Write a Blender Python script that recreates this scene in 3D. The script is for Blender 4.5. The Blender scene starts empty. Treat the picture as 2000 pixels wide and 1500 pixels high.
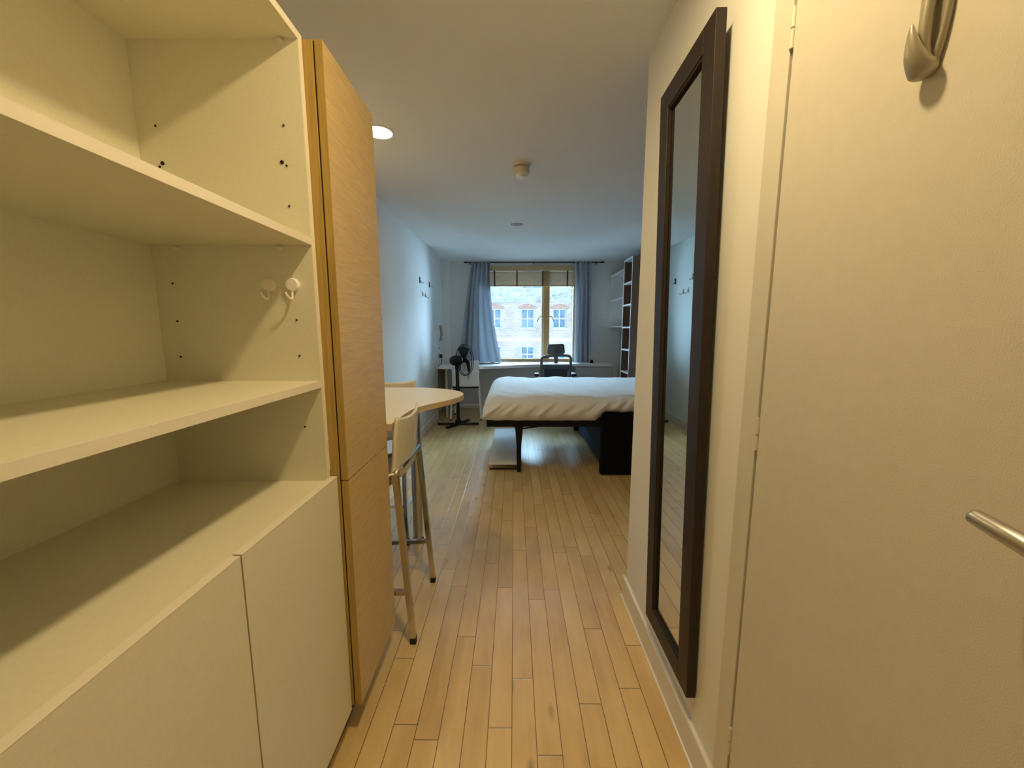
import bpy, bmesh, math, random
from mathutils import Vector, Matrix, noise
random.seed(7)
S = bpy.context.scene
COL = S.collection

# ------------------------------------------------------------ camera, world, exposure
F = 755.0
PITCH = math.atan((750 - 646) / F)
YAW = math.atan(4 / F * math.cos(PITCH))
cd = bpy.data.cameras.new('camera'); cd.sensor_width = 36; cd.lens = 36 * F / 2000; cd.clip_start = .02; cd.clip_end = 300
cam = bpy.data.objects.new('camera', cd); COL.objects.link(cam)
cam.location = (0, 0, 1.25); cam.rotation_euler = (math.pi / 2 - PITCH, 0, YAW)
S.camera = cam

w = bpy.data.worlds.new('overcast_sky'); S.world = w; w.use_nodes = True
bg = w.node_tree.nodes['Background']
# hazy sky, brightest on the sun's side (+Y, behind the houses opposite)
wn_, wl_ = w.node_tree.nodes, w.node_tree.links
wtc = wn_.new('ShaderNodeTexCoord'); wsp = wn_.new('ShaderNodeSeparateXYZ'); wl_.new(wtc.outputs['Generated'], wsp.inputs[0])
wmr = wn_.new('ShaderNodeMapRange'); wmr.interpolation_type = 'SMOOTHSTEP'
wmr.inputs['From Min'].default_value = -.1; wmr.inputs['From Max'].default_value = .75
wmr.inputs['To Min'].default_value = 3.2; wmr.inputs['To Max'].default_value = 36.0
wl_.new(wsp.outputs[1], wmr.inputs['Value']); wl_.new(wmr.outputs[0], bg.inputs[1])
bg.inputs[0].default_value = (.46, .735, 1.0, 1)

S.view_settings.view_transform = 'Standard'; S.view_settings.look = 'None'
S.view_settings.exposure = 0.0; S.view_settings.gamma = 1.0; S.view_settings.use_curve_mapping = False
HALL_LAMP = 400.0
KITCHEN_LAMP = 150.0
WARM = (1.0, .76, .38)

# ------------------------------------------------------------ materials
def nt(name):
    m = bpy.data.materials.new(name); m.use_nodes = True
    return m, m.node_tree.nodes, m.node_tree.links, m.node_tree.nodes['Principled BSDF']

def coords(n, l, scale=(1, 1, 1), kind='Object'):
    t = n.new('ShaderNodeTexCoord'); mp = n.new('ShaderNodeMapping'); mp.inputs['Scale'].default_value = scale
    l.new(t.outputs[kind], mp.inputs['Vector']); return mp.outputs['Vector']

def plain(name, color, rough=.5, metal=0, spec=.5, var=.04, nscale=12, bump=0, bscale=200, stretch=(1, 1, 1)):
    m, n, l, b = nt(name)
    b.inputs['Roughness'].default_value = rough; b.inputs['Metallic'].default_value = metal
    b.inputs['Specular IOR Level'].default_value = spec
    v = coords(n, l, stretch)
    nz = n.new('ShaderNodeTexNoise'); nz.inputs['Scale'].default_value = nscale; nz.inputs['Detail'].default_value = 4
    l.new(v, nz.inputs['Vector'])
    r = n.new('ShaderNodeValToRGB')
    r.color_ramp.elements[0].position = .3; r.color_ramp.elements[1].position = .7
    r.color_ramp.elements[0].color = tuple(c * (1 - var) for c in color) + (1,)
    r.color_ramp.elements[1].color = tuple(min(1, c * (1 + var)) for c in color) + (1,)
    l.new(nz.outputs['Fac'], r.inputs[0]); l.new(r.outputs[0], b.inputs['Base Color'])
    if bump:
        n2 = n.new('ShaderNodeTexNoise'); n2.inputs['Scale'].default_value = bscale; n2.inputs['Detail'].default_value = 3
        l.new(v, n2.inputs['Vector'])
        bp = n.new('ShaderNodeBump'); bp.inputs['Strength'].default_value = bump; bp.inputs['Distance'].default_value = .002
        l.new(n2.outputs['Fac'], bp.inputs['Height']); l.new(bp.outputs[0], b.inputs['Normal'])
    return m

def wood(name, c0, c1, stretch, rough=.45, nscale=8, bump=.15):
    m, n, l, b = nt(name)
    b.inputs['Roughness'].default_value = rough
    v = coords(n, l, stretch)
    nz = n.new('ShaderNodeTexNoise'); nz.inputs['Scale'].default_value = nscale; nz.inputs['Detail'].default_value = 6
    nz.inputs['Distortion'].default_value = .6
    l.new(v, nz.inputs['Vector'])
    r = n.new('ShaderNodeValToRGB'); r.color_ramp.elements[0].position = .35; r.color_ramp.elements[1].position = .65
    r.color_ramp.elements[0].color = c0 + (1,); r.color_ramp.elements[1].color = c1 + (1,)
    l.new(nz.outputs['Fac'], r.inputs[0]); l.new(r.outputs[0], b.inputs['Base Color'])
    bp = n.new('ShaderNodeBump'); bp.inputs['Strength'].default_value = bump; bp.inputs['Distance'].default_value = .001
    l.new(nz.outputs['Fac'], bp.inputs['Height']); l.new(bp.outputs[0], b.inputs['Normal'])
    return m

def floor_material():
    m, n, l, b = nt('maple_plank_floor')
    tc = n.new('ShaderNodeTexCoord'); sp = n.new('ShaderNodeSeparateXYZ'); l.new(tc.outputs['Object'], sp.inputs[0])
    def M(op, a, c=None, d=None):
        q = n.new('ShaderNodeMath'); q.operation = op
        for i, x in enumerate((a, c, d)):
            if x is None: continue
            if isinstance(x, (int, float)): q.inputs[i].default_value = x
            else: l.new(x, q.inputs[i])
        return q.outputs[0]
    W = .0757
    u = M('DIVIDE', M('ADD', sp.outputs[0], .006), W)
    ci = M('FLOOR', u); fu = M('FRACT', u)
    wn = n.new('ShaderNodeTexWhiteNoise'); wn.noise_dimensions = '1D'; l.new(ci, wn.inputs['W'])
    ln = M('MULTIPLY_ADD', wn.outputs['Value'], .35, .62)
    wn2 = n.new('ShaderNodeTexWhiteNoise'); wn2.noise_dimensions = '1D'; l.new(M('ADD', ci, 37.5), wn2.inputs['W'])
    v = M('ADD', M('DIVIDE', sp.outputs[1], ln), M('MULTIPLY', wn2.outputs['Value'], 5))
    ri = M('FLOOR', v); fv = M('FRACT', v)
    cb = n.new('ShaderNodeCombineXYZ'); l.new(ci, cb.inputs[0]); l.new(ri, cb.inputs[1])
    pid = n.new('ShaderNodeTexWhiteNoise'); pid.noise_dimensions = '2D'; l.new(cb.outputs[0], pid.inputs['Vector'])
    du = M('MULTIPLY', M('MINIMUM', fu, M('SUBTRACT', 1.0, fu)), W)
    dv = M('MULTIPLY', M('MINIMUM', fv, M('SUBTRACT', 1.0, fv)), ln)
    dist = M('MINIMUM', du, dv)
    groove = n.new('ShaderNodeMapRange'); groove.inputs['From Min'].default_value = .0006; groove.inputs['From Max'].default_value = .0017
    l.new(dist, groove.inputs['Value'])
    # grain
    ad = n.new('ShaderNodeVectorMath'); ad.operation = 'ADD'
    sc = n.new('ShaderNodeVectorMath'); sc.operation = 'SCALE'; sc.inputs['Scale'].default_value = 9.0
    l.new(pid.outputs['Color'], sc.inputs[0]); l.new(tc.outputs['Object'], ad.inputs[0]); l.new(sc.outputs[0], ad.inputs[1])
    mp = n.new('ShaderNodeMapping'); mp.inputs['Scale'].default_value = (22, 2.2, 1); l.new(ad.outputs[0], mp.inputs['Vector'])
    g = n.new('ShaderNodeTexNoise'); g.inputs['Scale'].default_value = 1.3; g.inputs['Detail'].default_value = 5; g.inputs['Distortion'].default_value = .8
    l.new(mp.outputs[0], g.inputs['Vector'])
    mp2 = n.new('ShaderNodeMapping'); mp2.inputs['Scale'].default_value = (9, 4, 1); l.new(ad.outputs[0], mp2.inputs['Vector'])
    g2 = n.new('ShaderNodeTexNoise'); g2.inputs['Scale'].default_value = 1.0; g2.inputs['Detail'].default_value = 3
    l.new(mp2.outputs[0], g2.inputs['Vector'])
    # small knots
    mp3 = n.new('ShaderNodeMapping'); mp3.inputs['Scale'].default_value = (13, 5, 1); l.new(ad.outputs[0], mp3.inputs['Vector'])
    vo = n.new('ShaderNodeTexVoronoi'); vo.inputs['Scale'].default_value = .55; l.new(mp3.outputs[0], vo.inputs['Vector'])
    kn = n.new('ShaderNodeMapRange'); kn.inputs['From Min'].default_value = .02; kn.inputs['From Max'].default_value = .11
    kn.inputs['To Min'].default_value = .5; l.new(vo.outputs['Distance'], kn.inputs['Value'])
    mix = M('ADD', M('MULTIPLY', pid.outputs['Value'], .24), M('ADD', M('MULTIPLY', g.outputs['Fac'], .38), M('MULTIPLY', g2.outputs['Fac'], .55)))
    r = n.new('ShaderNodeValToRGB')
    r.color_ramp.elements[0].position = .25; r.color_ramp.elements[0].color = (.56, .365, .15, 1)
    r.color_ramp.elements[1].position = .9; r.color_ramp.elements[1].color = (.93, .68, .31, 1)
    e = r.color_ramp.elements.new(.55); e.color = (.77, .52, .215, 1)
    l.new(mix, r.inputs[0])
    m1 = n.new('ShaderNodeMix'); m1.data_type = 'RGBA'; m1.blend_type = 'MULTIPLY'; m1.inputs[0].default_value = 1
    l.new(r.outputs[0], m1.inputs[6]); l.new(kn.outputs[0], m1.inputs[7])
    m2 = n.new('ShaderNodeMix'); m2.data_type = 'RGBA'
    l.new(groove.outputs[0], m2.inputs[0]); m2.inputs[6].default_value = (.12, .07, .035, 1); l.new(m1.outputs[2], m2.inputs[7])
    l.new(m2.outputs[2], b.inputs['Base Color'])
    b.inputs['Roughness'].default_value = .3
    rr = n.new('ShaderNodeMapRange'); rr.inputs['To Min'].default_value = .24; rr.inputs['To Max'].default_value = .38
    l.new(g2.outputs['Fac'], rr.inputs['Value']); l.new(rr.outputs[0], b.inputs['Roughness'])
    b.inputs['Coat Weight'].default_value = 1.0; b.inputs['Coat Roughness'].default_value = .26; b.inputs['Coat IOR'].default_value = 1.55
    gb = n.new('ShaderNodeMapRange'); gb.inputs['From Min'].default_value = 0; gb.inputs['From Max'].default_value = .004
    l.new(dist, gb.inputs['Value'])
    bp = n.new('ShaderNodeBump'); bp.inputs['Strength'].default_value = .6; bp.inputs['Distance'].default_value = .0012
    l.new(gb.outputs[0], bp.inputs['Height']); l.new(bp.outputs[0], b.inputs['Normal'])
    return m

def brick_material():
    m, n, l, b = nt('weathered_brick')
    t = n.new('ShaderNodeTexCoord'); mp = n.new('ShaderNodeMapping'); mp.inputs['Rotation'].default_value = (math.radians(90), 0, 0)
    l.new(t.outputs['Object'], mp.inputs['Vector'])
    br = n.new('ShaderNodeTexBrick'); br.inputs['Scale'].default_value = 2.2
    br.inputs['Color1'].default_value = (.66, .40, .36, 1); br.inputs['Color2'].default_value = (.68, .50, .46, 1); br.inputs['Mortar'].default_value = (.68, .62, .60, 1)
    br.inputs['Mortar Size'].default_value = .03
    l.new(mp.outputs[0], br.inputs['Vector'])
    nz = n.new('ShaderNodeTexNoise'); nz.inputs['Scale'].default_value = .9; nz.inputs['Detail'].default_value = 6
    l.new(t.outputs['Object'], nz.inputs['Vector'])
    r = n.new('ShaderNodeValToRGB'); r.color_ramp.elements[0].position = .35; r.color_ramp.elements[1].position = .7
    r.color_ramp.elements[0].color = (.75, .72, .66, 1); r.color_ramp.elements[1].color = (1, 1, 1, 1)
    l.new(nz.outputs['Fac'], r.inputs[0])
    mx = n.new('ShaderNodeMix'); mx.data_type = 'RGBA'; mx.blend_type = 'MULTIPLY'; mx.inputs[0].default_value = 1
    l.new(br.outputs[0], mx.inputs[6]); l.new(r.outputs[0], mx.inputs[7]); l.new(mx.outputs[2], b.inputs['Base Color'])
    b.inputs['Roughness'].default_value = .9
    return m

def emission(name, color, strength):
    m = bpy.data.materials.new(name); m.use_nodes = True; n = m.node_tree.nodes; n.clear()
    e = n.new('ShaderNodeEmission'); o = n.new('ShaderNodeOutputMaterial')
    e.inputs[0].default_value = color + (1,); e.inputs[1].default_value = strength
    m.node_tree.links.new(e.outputs[0], o.inputs[0]); return m

def glass_material():
    m = bpy.data.materials.new('window_glass'); m.use_nodes = True; n = m.node_tree.nodes; n.clear(); l = m.node_tree.links
    t = n.new('ShaderNodeBsdfTransparent'); t.inputs[0].default_value = (.96, .98, .98, 1)
    g = n.new('ShaderNodeBsdfGlossy'); g.inputs['Roughness'].default_value = .02
    f = n.new('ShaderNodeFresnel'); f.inputs[0].default_value = 1.35
    x = n.new('ShaderNodeMixShader'); o = n.new('ShaderNodeOutputMaterial')
    l.new(f.outputs[0], x.inputs[0]); l.new(t.outputs[0], x.inputs[1]); l.new(g.outputs[0], x.inputs[2]); l.new(x.outputs[0], o.inputs[0])
    return m

M_wall = plain('white_wall_paint', (.86, .85, .82), .7, var=.015, nscale=3, bump=.08, bscale=140)
M_wall_dark = plain('dark_grey_wall_paint', (.07, .075, .085), .7)
M_ceil = plain('ceiling_paint', (.84, .83, .81), .85, var=.01, nscale=2)
M_skirt = plain('gloss_white_trim', (.80, .77, .70), .35, var=.02)
M_frame = plain('door_frame_paint', (.70, .67, .58), .4, var=.02)
M_door = plain('cream_door_laminate', (.70, .65, .56), .42, var=.02, nscale=40, bump=.25, bscale=500)
M_lam = plain('ivory_laminate', (.80, .765, .61), .45, var=.025, nscale=160, bump=.12, bscale=700)
M_edge = plain('ivory_edge_band', (.88, .82, .70), .4, var=.02)
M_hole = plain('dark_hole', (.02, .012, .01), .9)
M_oakv = wood('oak_vertical_grain', (.40, .26, .065), (.50, .335, .095), (60, 60, 2.2), nscale=3)
M_oakh = wood('oak_horizontal_grain', (.57, .40, .18), (.67, .49, .24), (10, 5, 70), rough=.4, nscale=2.2, bump=.2)
M_plinth = plain('dark_plinth', (.05, .03, .02), .6)
M_walnut = wood('dark_mahogany', (.009, .0035, .002), (.020, .006, .003), (30, 30, 3), rough=.5, nscale=3, bump=.1)
M_mirror = plain('mirror_glass', (.72, .78, .76), .012, metal=1, var=0)
M_chrome = plain('chrome', (.62, .60, .56), .16, metal=1, var=.03)
M_steel = plain('brushed_steel', (.55, .54, .52), .3, metal=1, var=.03, stretch=(1, 30, 30))
M_black = plain('black_plastic', (.010, .010, .012), .5, spec=.3, var=.1)
M_blackm = plain('black_metal', (.006, .005, .006), .5, spec=.25, var=.1)
M_cream = plain('cream_plywood', (.78, .72, .56), .42, var=.03, nscale=20)
M_table = plain('cream_tabletop', (.88, .82, .70), .3, var=.02, nscale=60)
M_tedge = wood('tabletop_edge', (.60, .45, .27), (.68, .53, .34), (3, 3, 60), nscale=3)
M_white = plain('white_lacquer', (.90, .90, .88), .3, var=.015)
M_gwhite = plain('gloss_white_foil', (.86, .86, .86), .12, var=.01)
M_wlam = plain('grey_white_laminate', (.56, .56, .53), .4, var=.02)
M_duvet = plain('white_cotton', (.84, .83, .81), .9, var=.02, bump=.3, bscale=60)
M_curtain = plain('grey_blue_curtain_cloth', (.54, .57, .62), .85, var=.04, bump=.3, bscale=400)
_n = M_curtain.node_tree; _b = _n.nodes['Principled BSDF']; _t = _n.nodes.new('ShaderNodeBsdfTranslucent'); _t.inputs[0].default_value = (.50, .52, .55, 1)
_x = _n.nodes.new('ShaderNodeMixShader'); _x.inputs[0].default_value = .42
_n.links.new(_b.outputs[0], _x.inputs[1]); _n.links.new(_t.outputs[0], _x.inputs[2]); _n.links.new(_x.outputs[0], _n.nodes['Material Output'].inputs[0])
M_sofa = plain('navy_sofa_fabric', (.018, .055, .13), .9, var=.2, nscale=60)
M_sofab = plain('black_sofa_side', (.004, .004, .005), .9, spec=.15, var=.1)
M_blind = wood('bamboo_slats', (.52, .35, .16), (.64, .45, .23), (2, 2, 60), nscale=4)
M_tape = plain('brown_ladder_tape', (.10, .06, .03), .8)
M_wood_frame = wood('pine_window_frame', (.50, .26, .09), (.62, .35, .13), (40, 40, 2), nscale=3)
M_wood_light = wood('pale_window_bead', (.68, .50, .30), (.74, .56, .36), (40, 40, 2), nscale=3)
M_rod = plain('dark_bronze_rod', (.05, .045, .045), .4, metal=.6)
M_mesh = plain('grey_mesh_fabric', (.05, .06, .07), .8, var=.1)
M_grey = plain('grey_plastic', (.10, .105, .11), .5, var=.05)
M_phone = plain('taupe_handset', (.30, .27, .24), .45)
M_brick = brick_material()
M_arch = plain('red_brick_arch', (.50, .27, .20), .9, var=.15, nscale=6)
M_pane = plain('far_window_pane', (.20, .27, .33), .15, var=.3, nscale=2)
M_paint = plain('white_outdoor_paint', (.80, .80, .78), .6)
M_stone = plain('rough_render', (.55, .50, .42), .9, var=.3, nscale=4)
M_cream_st = plain('pale_render', (.74, .68, .60), .9, var=.08, nscale=3)
M_street = plain('pale_asphalt', (.40, .40, .40), .9)
M_glass = glass_material()
M_floor = floor_material()
M_walnut_shelf = wood('walnut_shelf_lining', (.10, .055, .035), (.15, .085, .055), (30, 30, 3), nscale=3)
M_oakgrey = wood('grey_oak_side', (.22, .16, .11), (.28, .21, .15), (40, 40, 2), nscale=3)
M_brass = plain('brass_coat_hook', (.45, .40, .30), .35, metal=.35)

# ------------------------------------------------------------ builders
def link(name, bm, mat, parent=None, smooth=False, bevel=0, segs=2):
    me = bpy.data.meshes.new(name); bmesh.ops.recalc_face_normals(bm, faces=bm.faces); bm.to_mesh(me); bm.free()
    for m in (mat if isinstance(mat, (list, tuple)) else [mat]): me.materials.append(m)
    o = bpy.data.objects.new(name, me); COL.objects.link(o)
    if parent is not None: o.parent = parent
    if smooth:
        for p in me.polygons: p.use_smooth = True
    if bevel:
        b = o.modifiers.new('bevel', 'BEVEL'); b.width = bevel; b.segments = segs; b.limit_method = 'ANGLE'
    return o

def box(bm, x0, x1, y0, y1, z0, z1, mi=0):
    if x0 > x1: x0, x1 = x1, x0
    if y0 > y1: y0, y1 = y1, y0
    v = [bm.verts.new((x, y, z)) for x in (x0, x1) for y in (y0, y1) for z in (z0, z1)]
    for f in ((0, 1, 3, 2), (4, 6, 7, 5), (0, 4, 5, 1), (2, 3, 7, 6), (0, 2, 6, 4), (1, 5, 7, 3)):
        bm.faces.new([v[i] for i in f]).material_index = mi

def boxes(name, lst, mat, parent=None, bevel=0, org=None):
    bm = bmesh.new()
    for b in lst:
        if org: b = (b[0]-org[0], b[1]-org[0], b[2]-org[1], b[3]-org[1], b[4]-org[2], b[5]-org[2])
        box(bm, *b)
    o = link(name, bm, mat, parent, bevel=bevel)
    if org and parent is None: o.location = org
    return o

def tube(bm, pts, r, seg=12, rs=None, square=False, flat=1.0):
    pts = [Vector(p) for p in pts]; rings = []
    prev = None
    for i, p in enumerate(pts):
        if i == 0: d = pts[1] - p
        elif i == len(pts) - 1: d = p - pts[-2]
        else: d = (pts[i+1] - p).normalized() + (p - pts[i-1]).normalized()
        d.normalize()
        if prev is None:
            a = Vector((0, 0, 1)) if abs(d.z) < .9 else Vector((1, 0, 0))
            u = d.cross(a).normalized()
        else: u = (prev - d * prev.dot(d)).normalized()
        prev = u; vv = d.cross(u); rad = rs[i] if rs else r
        n = 4 if square else seg
        rings.append([bm.verts.new(p + (u * math.cos(t) + vv * math.sin(t) * flat) * rad) for t in
                      [(k + (.5 if square else 0)) * 2 * math.pi / n for k in range(n)]])
    for a, b in zip(rings, rings[1:]):
        for k in range(len(a)): bm.faces.new((a[k], a[(k+1) % len(a)], b[(k+1) % len(a)], b[k]))
    bm.faces.new(rings[0][::-1]); bm.faces.new(rings[-1])

def tubeobj(name, pts, r, mat, parent=None, **k):
    bm = bmesh.new(); tube(bm, pts, r, **k); return link(name, bm, mat, parent, smooth=not k.get('square'))

def lathe(bm, prof, seg=32, M=Matrix()):
    rings = []
    for r, z in prof:
        rings.append([bm.verts.new(M @ Vector((r*math.cos(2*math.pi*k/seg), r*math.sin(2*math.pi*k/seg), z))) for k in range(seg)])
    for a, b in zip(rings, rings[1:]):
        for k in range(seg): bm.faces.new((a[k], a[(k+1) % seg], b[(k+1) % seg], b[k]))
    if prof[0][0] > 1e-5: bm.faces.new(rings[0][::-1])
    if prof[-1][0] > 1e-5: bm.faces.new(rings[-1])

def latheobj(name, prof, mat, parent=None, M=Matrix(), seg=32, smooth=True):
    bm = bmesh.new(); lathe(bm, prof, seg, M); o = link(name, bm, mat, parent, smooth=smooth)
    if smooth:
        e = o.modifiers.new('edges', 'EDGE_SPLIT'); e.split_angle = math.radians(40)
    return o

def prism(bm, outline, z0, z1, mis=None):
    a = [bm.verts.new((x, y, z0)) for x, y in outline]; b = [bm.verts.new((x, y, z1)) for x, y in outline]
    bm.faces.new(a[::-1]); bm.faces.new(b)
    for i in range(len(a)):
        f = bm.faces.new((a[i], a[(i+1) % len(a)], b[(i+1) % len(a)], b[i]))
        if mis: f.material_index = mis

def thing(name, label, cat, loc=(0, 0, 0), rz=0, group=None):
    o = bpy.data.objects.new(name, None); COL.objects.link(o); o.location = loc; o.rotation_euler = (0, 0, rz)
    o.empty_display_size = .05
    return tag(o, label, cat, group)

def tag(o, label, cat, group=None):
    o['label'] = label; o['category'] = cat
    if group: o['group'] = group
    return o

def struct(o): o['kind'] = 'structure'; return o

def catmull(pts, n=8):
    out = []
    P = [pts[0]] + list(pts) + [pts[-1]]
    for i in range(1, len(P) - 2):
        for k in range(n):
            t = k / n; a, b, c, d = [Vector(q) for q in P[i-1:i+3]]
            out.append(.5 * ((2*b) + (c-a)*t + (2*a-5*b+4*c-d)*t*t + (3*b-a-3*c+d)*t**3))
    out.append(Vector(pts[-1])); return out

# ------------------------------------------------------------ the room
H = 2.31; YF = 6.2; XL = -1.1; XR = .53; YR = 1.68; XB = 1.76
struct(boxes('floor', [(XL-.1, XB+.1, -.8, YF+.1, -.1, 0)], M_floor))
struct(boxes('ceiling', [(XL-.1, XB+.1, -.8, YF+.3, H, H+.2)], M_ceil))
struct(boxes('wall_left', [(XL-.15, XL, -.8, YF+.3, 0, H), (XL, -.99, 6.03, YF, 0, H)], M_wall))
struct(boxes('wall_right', [(XR, XR+.1, .867, YR, 0, H), (XR, XR+.1, -.09, .867, 2.05, H), (XR, XR+.1, -.8, -.09, 0, H),
                            (XR+.1, XB+.1, YR-.1, YR, 0, H)], M_wall))
struct(boxes('wall_bed_side', [(XB, XB+.12, YR-.1, YF+.3, 0, H)], M_wall_dark))
struct(boxes('wall_near', [(XL-.1, XR+.2, -.9, -.8, 0, H)], M_wall))
WX0, WX1, WZ0, WZ1 = -.55, 1.0, .765, 2.245
struct(boxes('wall_far', [(XL-.1, WX0, YF, YF+.3, 0, H), (WX1, XB+.1, YF, YF+.3, 0, H), (WX0, WX1, YF, YF+.3, 0, WZ0), (WX0, WX1, YF, YF+.3, WZ1, H)], M_wall))

def skirting(name, lst):
    return struct(boxes(name, lst, M_skirt, bevel=.006))
skirting('baseboard_right', [(XR-.016, XR, .868, YR+.016, 0, .105), (XR, XB, YR, YR+.016, 0, .105)])
skirting('baseboard_left', [(XL, XL+.016, 2.5, 6.03, 0, .10)])
skirting('baseboard_far', [(-.99, .9, YF-.016, YF, 0, .10)])
struct(boxes('trim_1', [(XR-.021, XR-.016, .868, YR+.02, 0, .006)], M_white))   # pale caulk line at the skirting foot

# door in the right wall, closed
d1 = boxes('door_1', [(XR-.008, XR+.036, -.045, .806, .006, 2.0)], M_door, bevel=.002); struct(d1)
boxes('door_frame', [(XR-.010, XR+.1, .812, .868, 0, 2.05), (XR-.010, XR+.1, -.09, -.06, 0, 2.05), (XR-.010, XR+.1, -.06, .812, 2.016, 2.05),
                     (XR+.05, XR+.1, .78, .812, 0, 2.016)], M_frame, d1, bevel=.0015)
for z in (1.81, 1.03, .27):
    bm = bmesh.new(); tube(bm, [(XR-.009, .809, z-.035), (XR-.009, .809, z-.002)], .0042, seg=12)
    tube(bm, [(XR-.009, .809, z+.001), (XR-.009, .809, z+.035)], .0042, seg=12)
    box(bm, XR-.007, XR+.01, .8065, .8115, z-.035, z+.035)
    link('hinge', bm, M_frame, d1)
bm = bmesh.new()
tube(bm, [(XR-.008, .215, 1.03), (.488, .215, 1.03)], .011)
pts = catmull([(.488, .205, 1.03), (.482, .24, 1.035), (.478, .30, 1.043), (.478, .345, 1.052), (.480, .372, 1.056), (.481, .384, 1.058)], 5)
tube(bm, pts, .011, seg=16, rs=[.0115 - .0035*(i/(len(pts)-1)) for i in range(len(pts))])
hd = link('door_handle', bm, M_steel, d1, smooth=True); hd['label'] = 'brushed steel lever handle'
latheobj('handle_rose', [(.026, 0), (.026, .006), (.02, .009)], M_steel, d1, Matrix.Translation((XR-.008, .215, 1.03)) @ Matrix.Rotation(-math.pi/2, 4, 'Y'))

# whale-tail coat hook on the door
ch = thing('coat_hook', 'beige curved coat hook fixed high on the cream door', 'coat hook', (XR-.008, .535, 1.55))
bm = bmesh.new()
out = [(.0185*math.sin(t), .102-.085*math.cos(t)) for t in [2*math.pi*i/28 for i in range(28)]]
vs = [[bm.verts.new((x, y*k, (z-.102)*k+.102)) for y, z in out] for x, k in ((0, 1), (-.005, 1), (-.009, .86), (-.006, .70))]
for a, b in zip(vs, vs[1:]):
    for i in range(len(out)): bm.faces.new((a[i], a[(i+1) % len(out)], b[(i+1) % len(out)], b[i]))
bm.faces.new(vs[-1]); bm.faces.new(vs[0][::-1])
link('back_plate', bm, M_brass, ch, smooth=True)
bm = bmesh.new()
hp = catmull([(-.001, 0, .042), (-.006, 0, .026), (-.013, 0, .024), (-.023, .001, .040), (-.028, .002, .060), (-.029, .003, .076)], 6)
rr = [.006, .0125, .016, .0115, .006, .0012]; n_ = len(hp)
def ri(t):
    f = t*(len(rr)-1); i = min(int(f), len(rr)-2); return rr[i]+(rr[i+1]-rr[i])*(f-i)
tube(bm, hp, .01, seg=16, rs=[ri(i/(n_-1)) for i in range(n_)], flat=.75)
hp = catmull([(-.010, 0, .034), (-.0145, 0, .05), (-.015, 0, .08), (-.012, 0, .12), (-.005, 0, .17)], 5)
tube(bm, hp, .006, seg=14, rs=[.0075-.002*i/(len(hp)-1) for i in range(len(hp))])
link('hook', bm, M_brass, ch, smooth=True)

# ------------------------------------------------------------ tall mirror, top leaning a little off the wall
mr = thing('wall_mirror', 'tall mirror in a dark brown wooden frame on the right wall', 'mirror', (.5, 1.165, .19))
mr.rotation_euler = (-.022, -.0125, 0)
y0, y1, hh, fwid = .989-1.165, 1.338-1.165, 1.815, .062
boxes('frame', [(0, .027, y0, y0+fwid, 0, hh), (0, .027, y1-fwid, y1, 0, hh), (0, .027, y0+fwid, y1-fwid, 0, fwid), (0, .027, y0+fwid, y1-fwid, hh-fwid, hh)], M_walnut, mr, bevel=.0015)
boxes('inner_lip', [(.003, .011, y0+fwid, y0+fwid+.007, fwid, hh-fwid), (.003, .011, y1-fwid-.007, y1-fwid, fwid, hh-fwid),
                    (.003, .011, y0+fwid, y1-fwid, fwid, fwid+.007), (.003, .011, y0+fwid, y1-fwid, hh-fwid-.007, hh-fwid)], M_hole, mr)
boxes('glass', [(.012, .018, y0+fwid, y1-fwid, fwid, hh-fwid)], M_mirror, mr)

# ------------------------------------------------------------ open shelf unit, left
X0 = -.52; XBK = -.935; Y1 = 1.03
su = thing('shelf_unit', 'large open ivory shelf unit with base cupboards at left', 'shelving unit', (-.73, .4, 0))
org = (-.73, .4, 0)
def sb(name, lst, mat, bevel=.0008, parent=su): return boxes(name, lst, mat, parent, bevel, org)
sb('side_panel', [(XBK-.018, X0-.0012, Y1, Y1+.018, .09, 1.963)], M_lam)
sb('side_panel', [(XBK-.018, X0-.0012, -.55, -.532, .09, 1.963)], M_lam)
sb('edge_band', [(X0-.0012, X0, Y1, Y1+.018, .86, 1.963)], M_edge, 0)
sb('edge_band', [(X0-.0012, X0, -.55, -.532, .09, 1.963)], M_edge, 0)
sb('back_panel', [(XBK-.018, XBK, -.532, Y1, .09, 1.963)], M_lam)
def shelf(name, z0, z1, xf=X0):
    s = sb(name, [(XBK, xf-.0015, -.532, Y1, z0, z1)], M_lam)
    e = boxes('edge_band', [(xf-.0015, xf, -.532, Y1, z0, z1)], M_edge, s, 0, org)
    return s
shelf('top_panel', 1.945, 1.963); shelf('shelf', 1.468, 1.486); shelf('shelf', 1.098, 1.116); shelf('countertop', .817, .835)
sb('base_plinth', [(-.56, -.545, -.55, Y1+.018, 0, .088)], M_lam)
for a, b in ((.660, 1.047), (-.02, .656)):
    dd = sb('door', [(-.5185, -.501, a, b, .088, .8405)], M_lam, .001)
    boxes('edge_band', [(-.5188, -.5005, a, b, .8405, .8415), ], M_edge, dd, 0, org)
sb('door', [(-.5185, -.501, -.55, -.024, .088, .8405)], M_lam, .001)
bm = bmesh.new()
for x, z, r in [(-.887, 1.752, .0025), (-.569, 1.752, .0025), (-.88, 1.665, .0048), (-.58, 1.667, .0048), (-.888, 1.657, .0028), (-.569, 1.659, .0026), (-.57, 1.563, .0025),
             (-.89, 1.372, .0025), (-.889, 1.275, .0025), (-.891, 1.181, .0025), (-.573, 1.278, .0025), (-.572, 1.184, .0025), (-.572, .99, .0025), (-.893, .99, .0025)]:
    lathe(bm, [(r, 0), (r, .0015), (r*.2, .0016)], 16, Matrix.Translation((x+.73, Y1-.0012-.4, z)) @ Matrix.Rotation(math.pi/2, 4, 'X') @ Matrix.Translation((0, 0, -.0008)))
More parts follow.
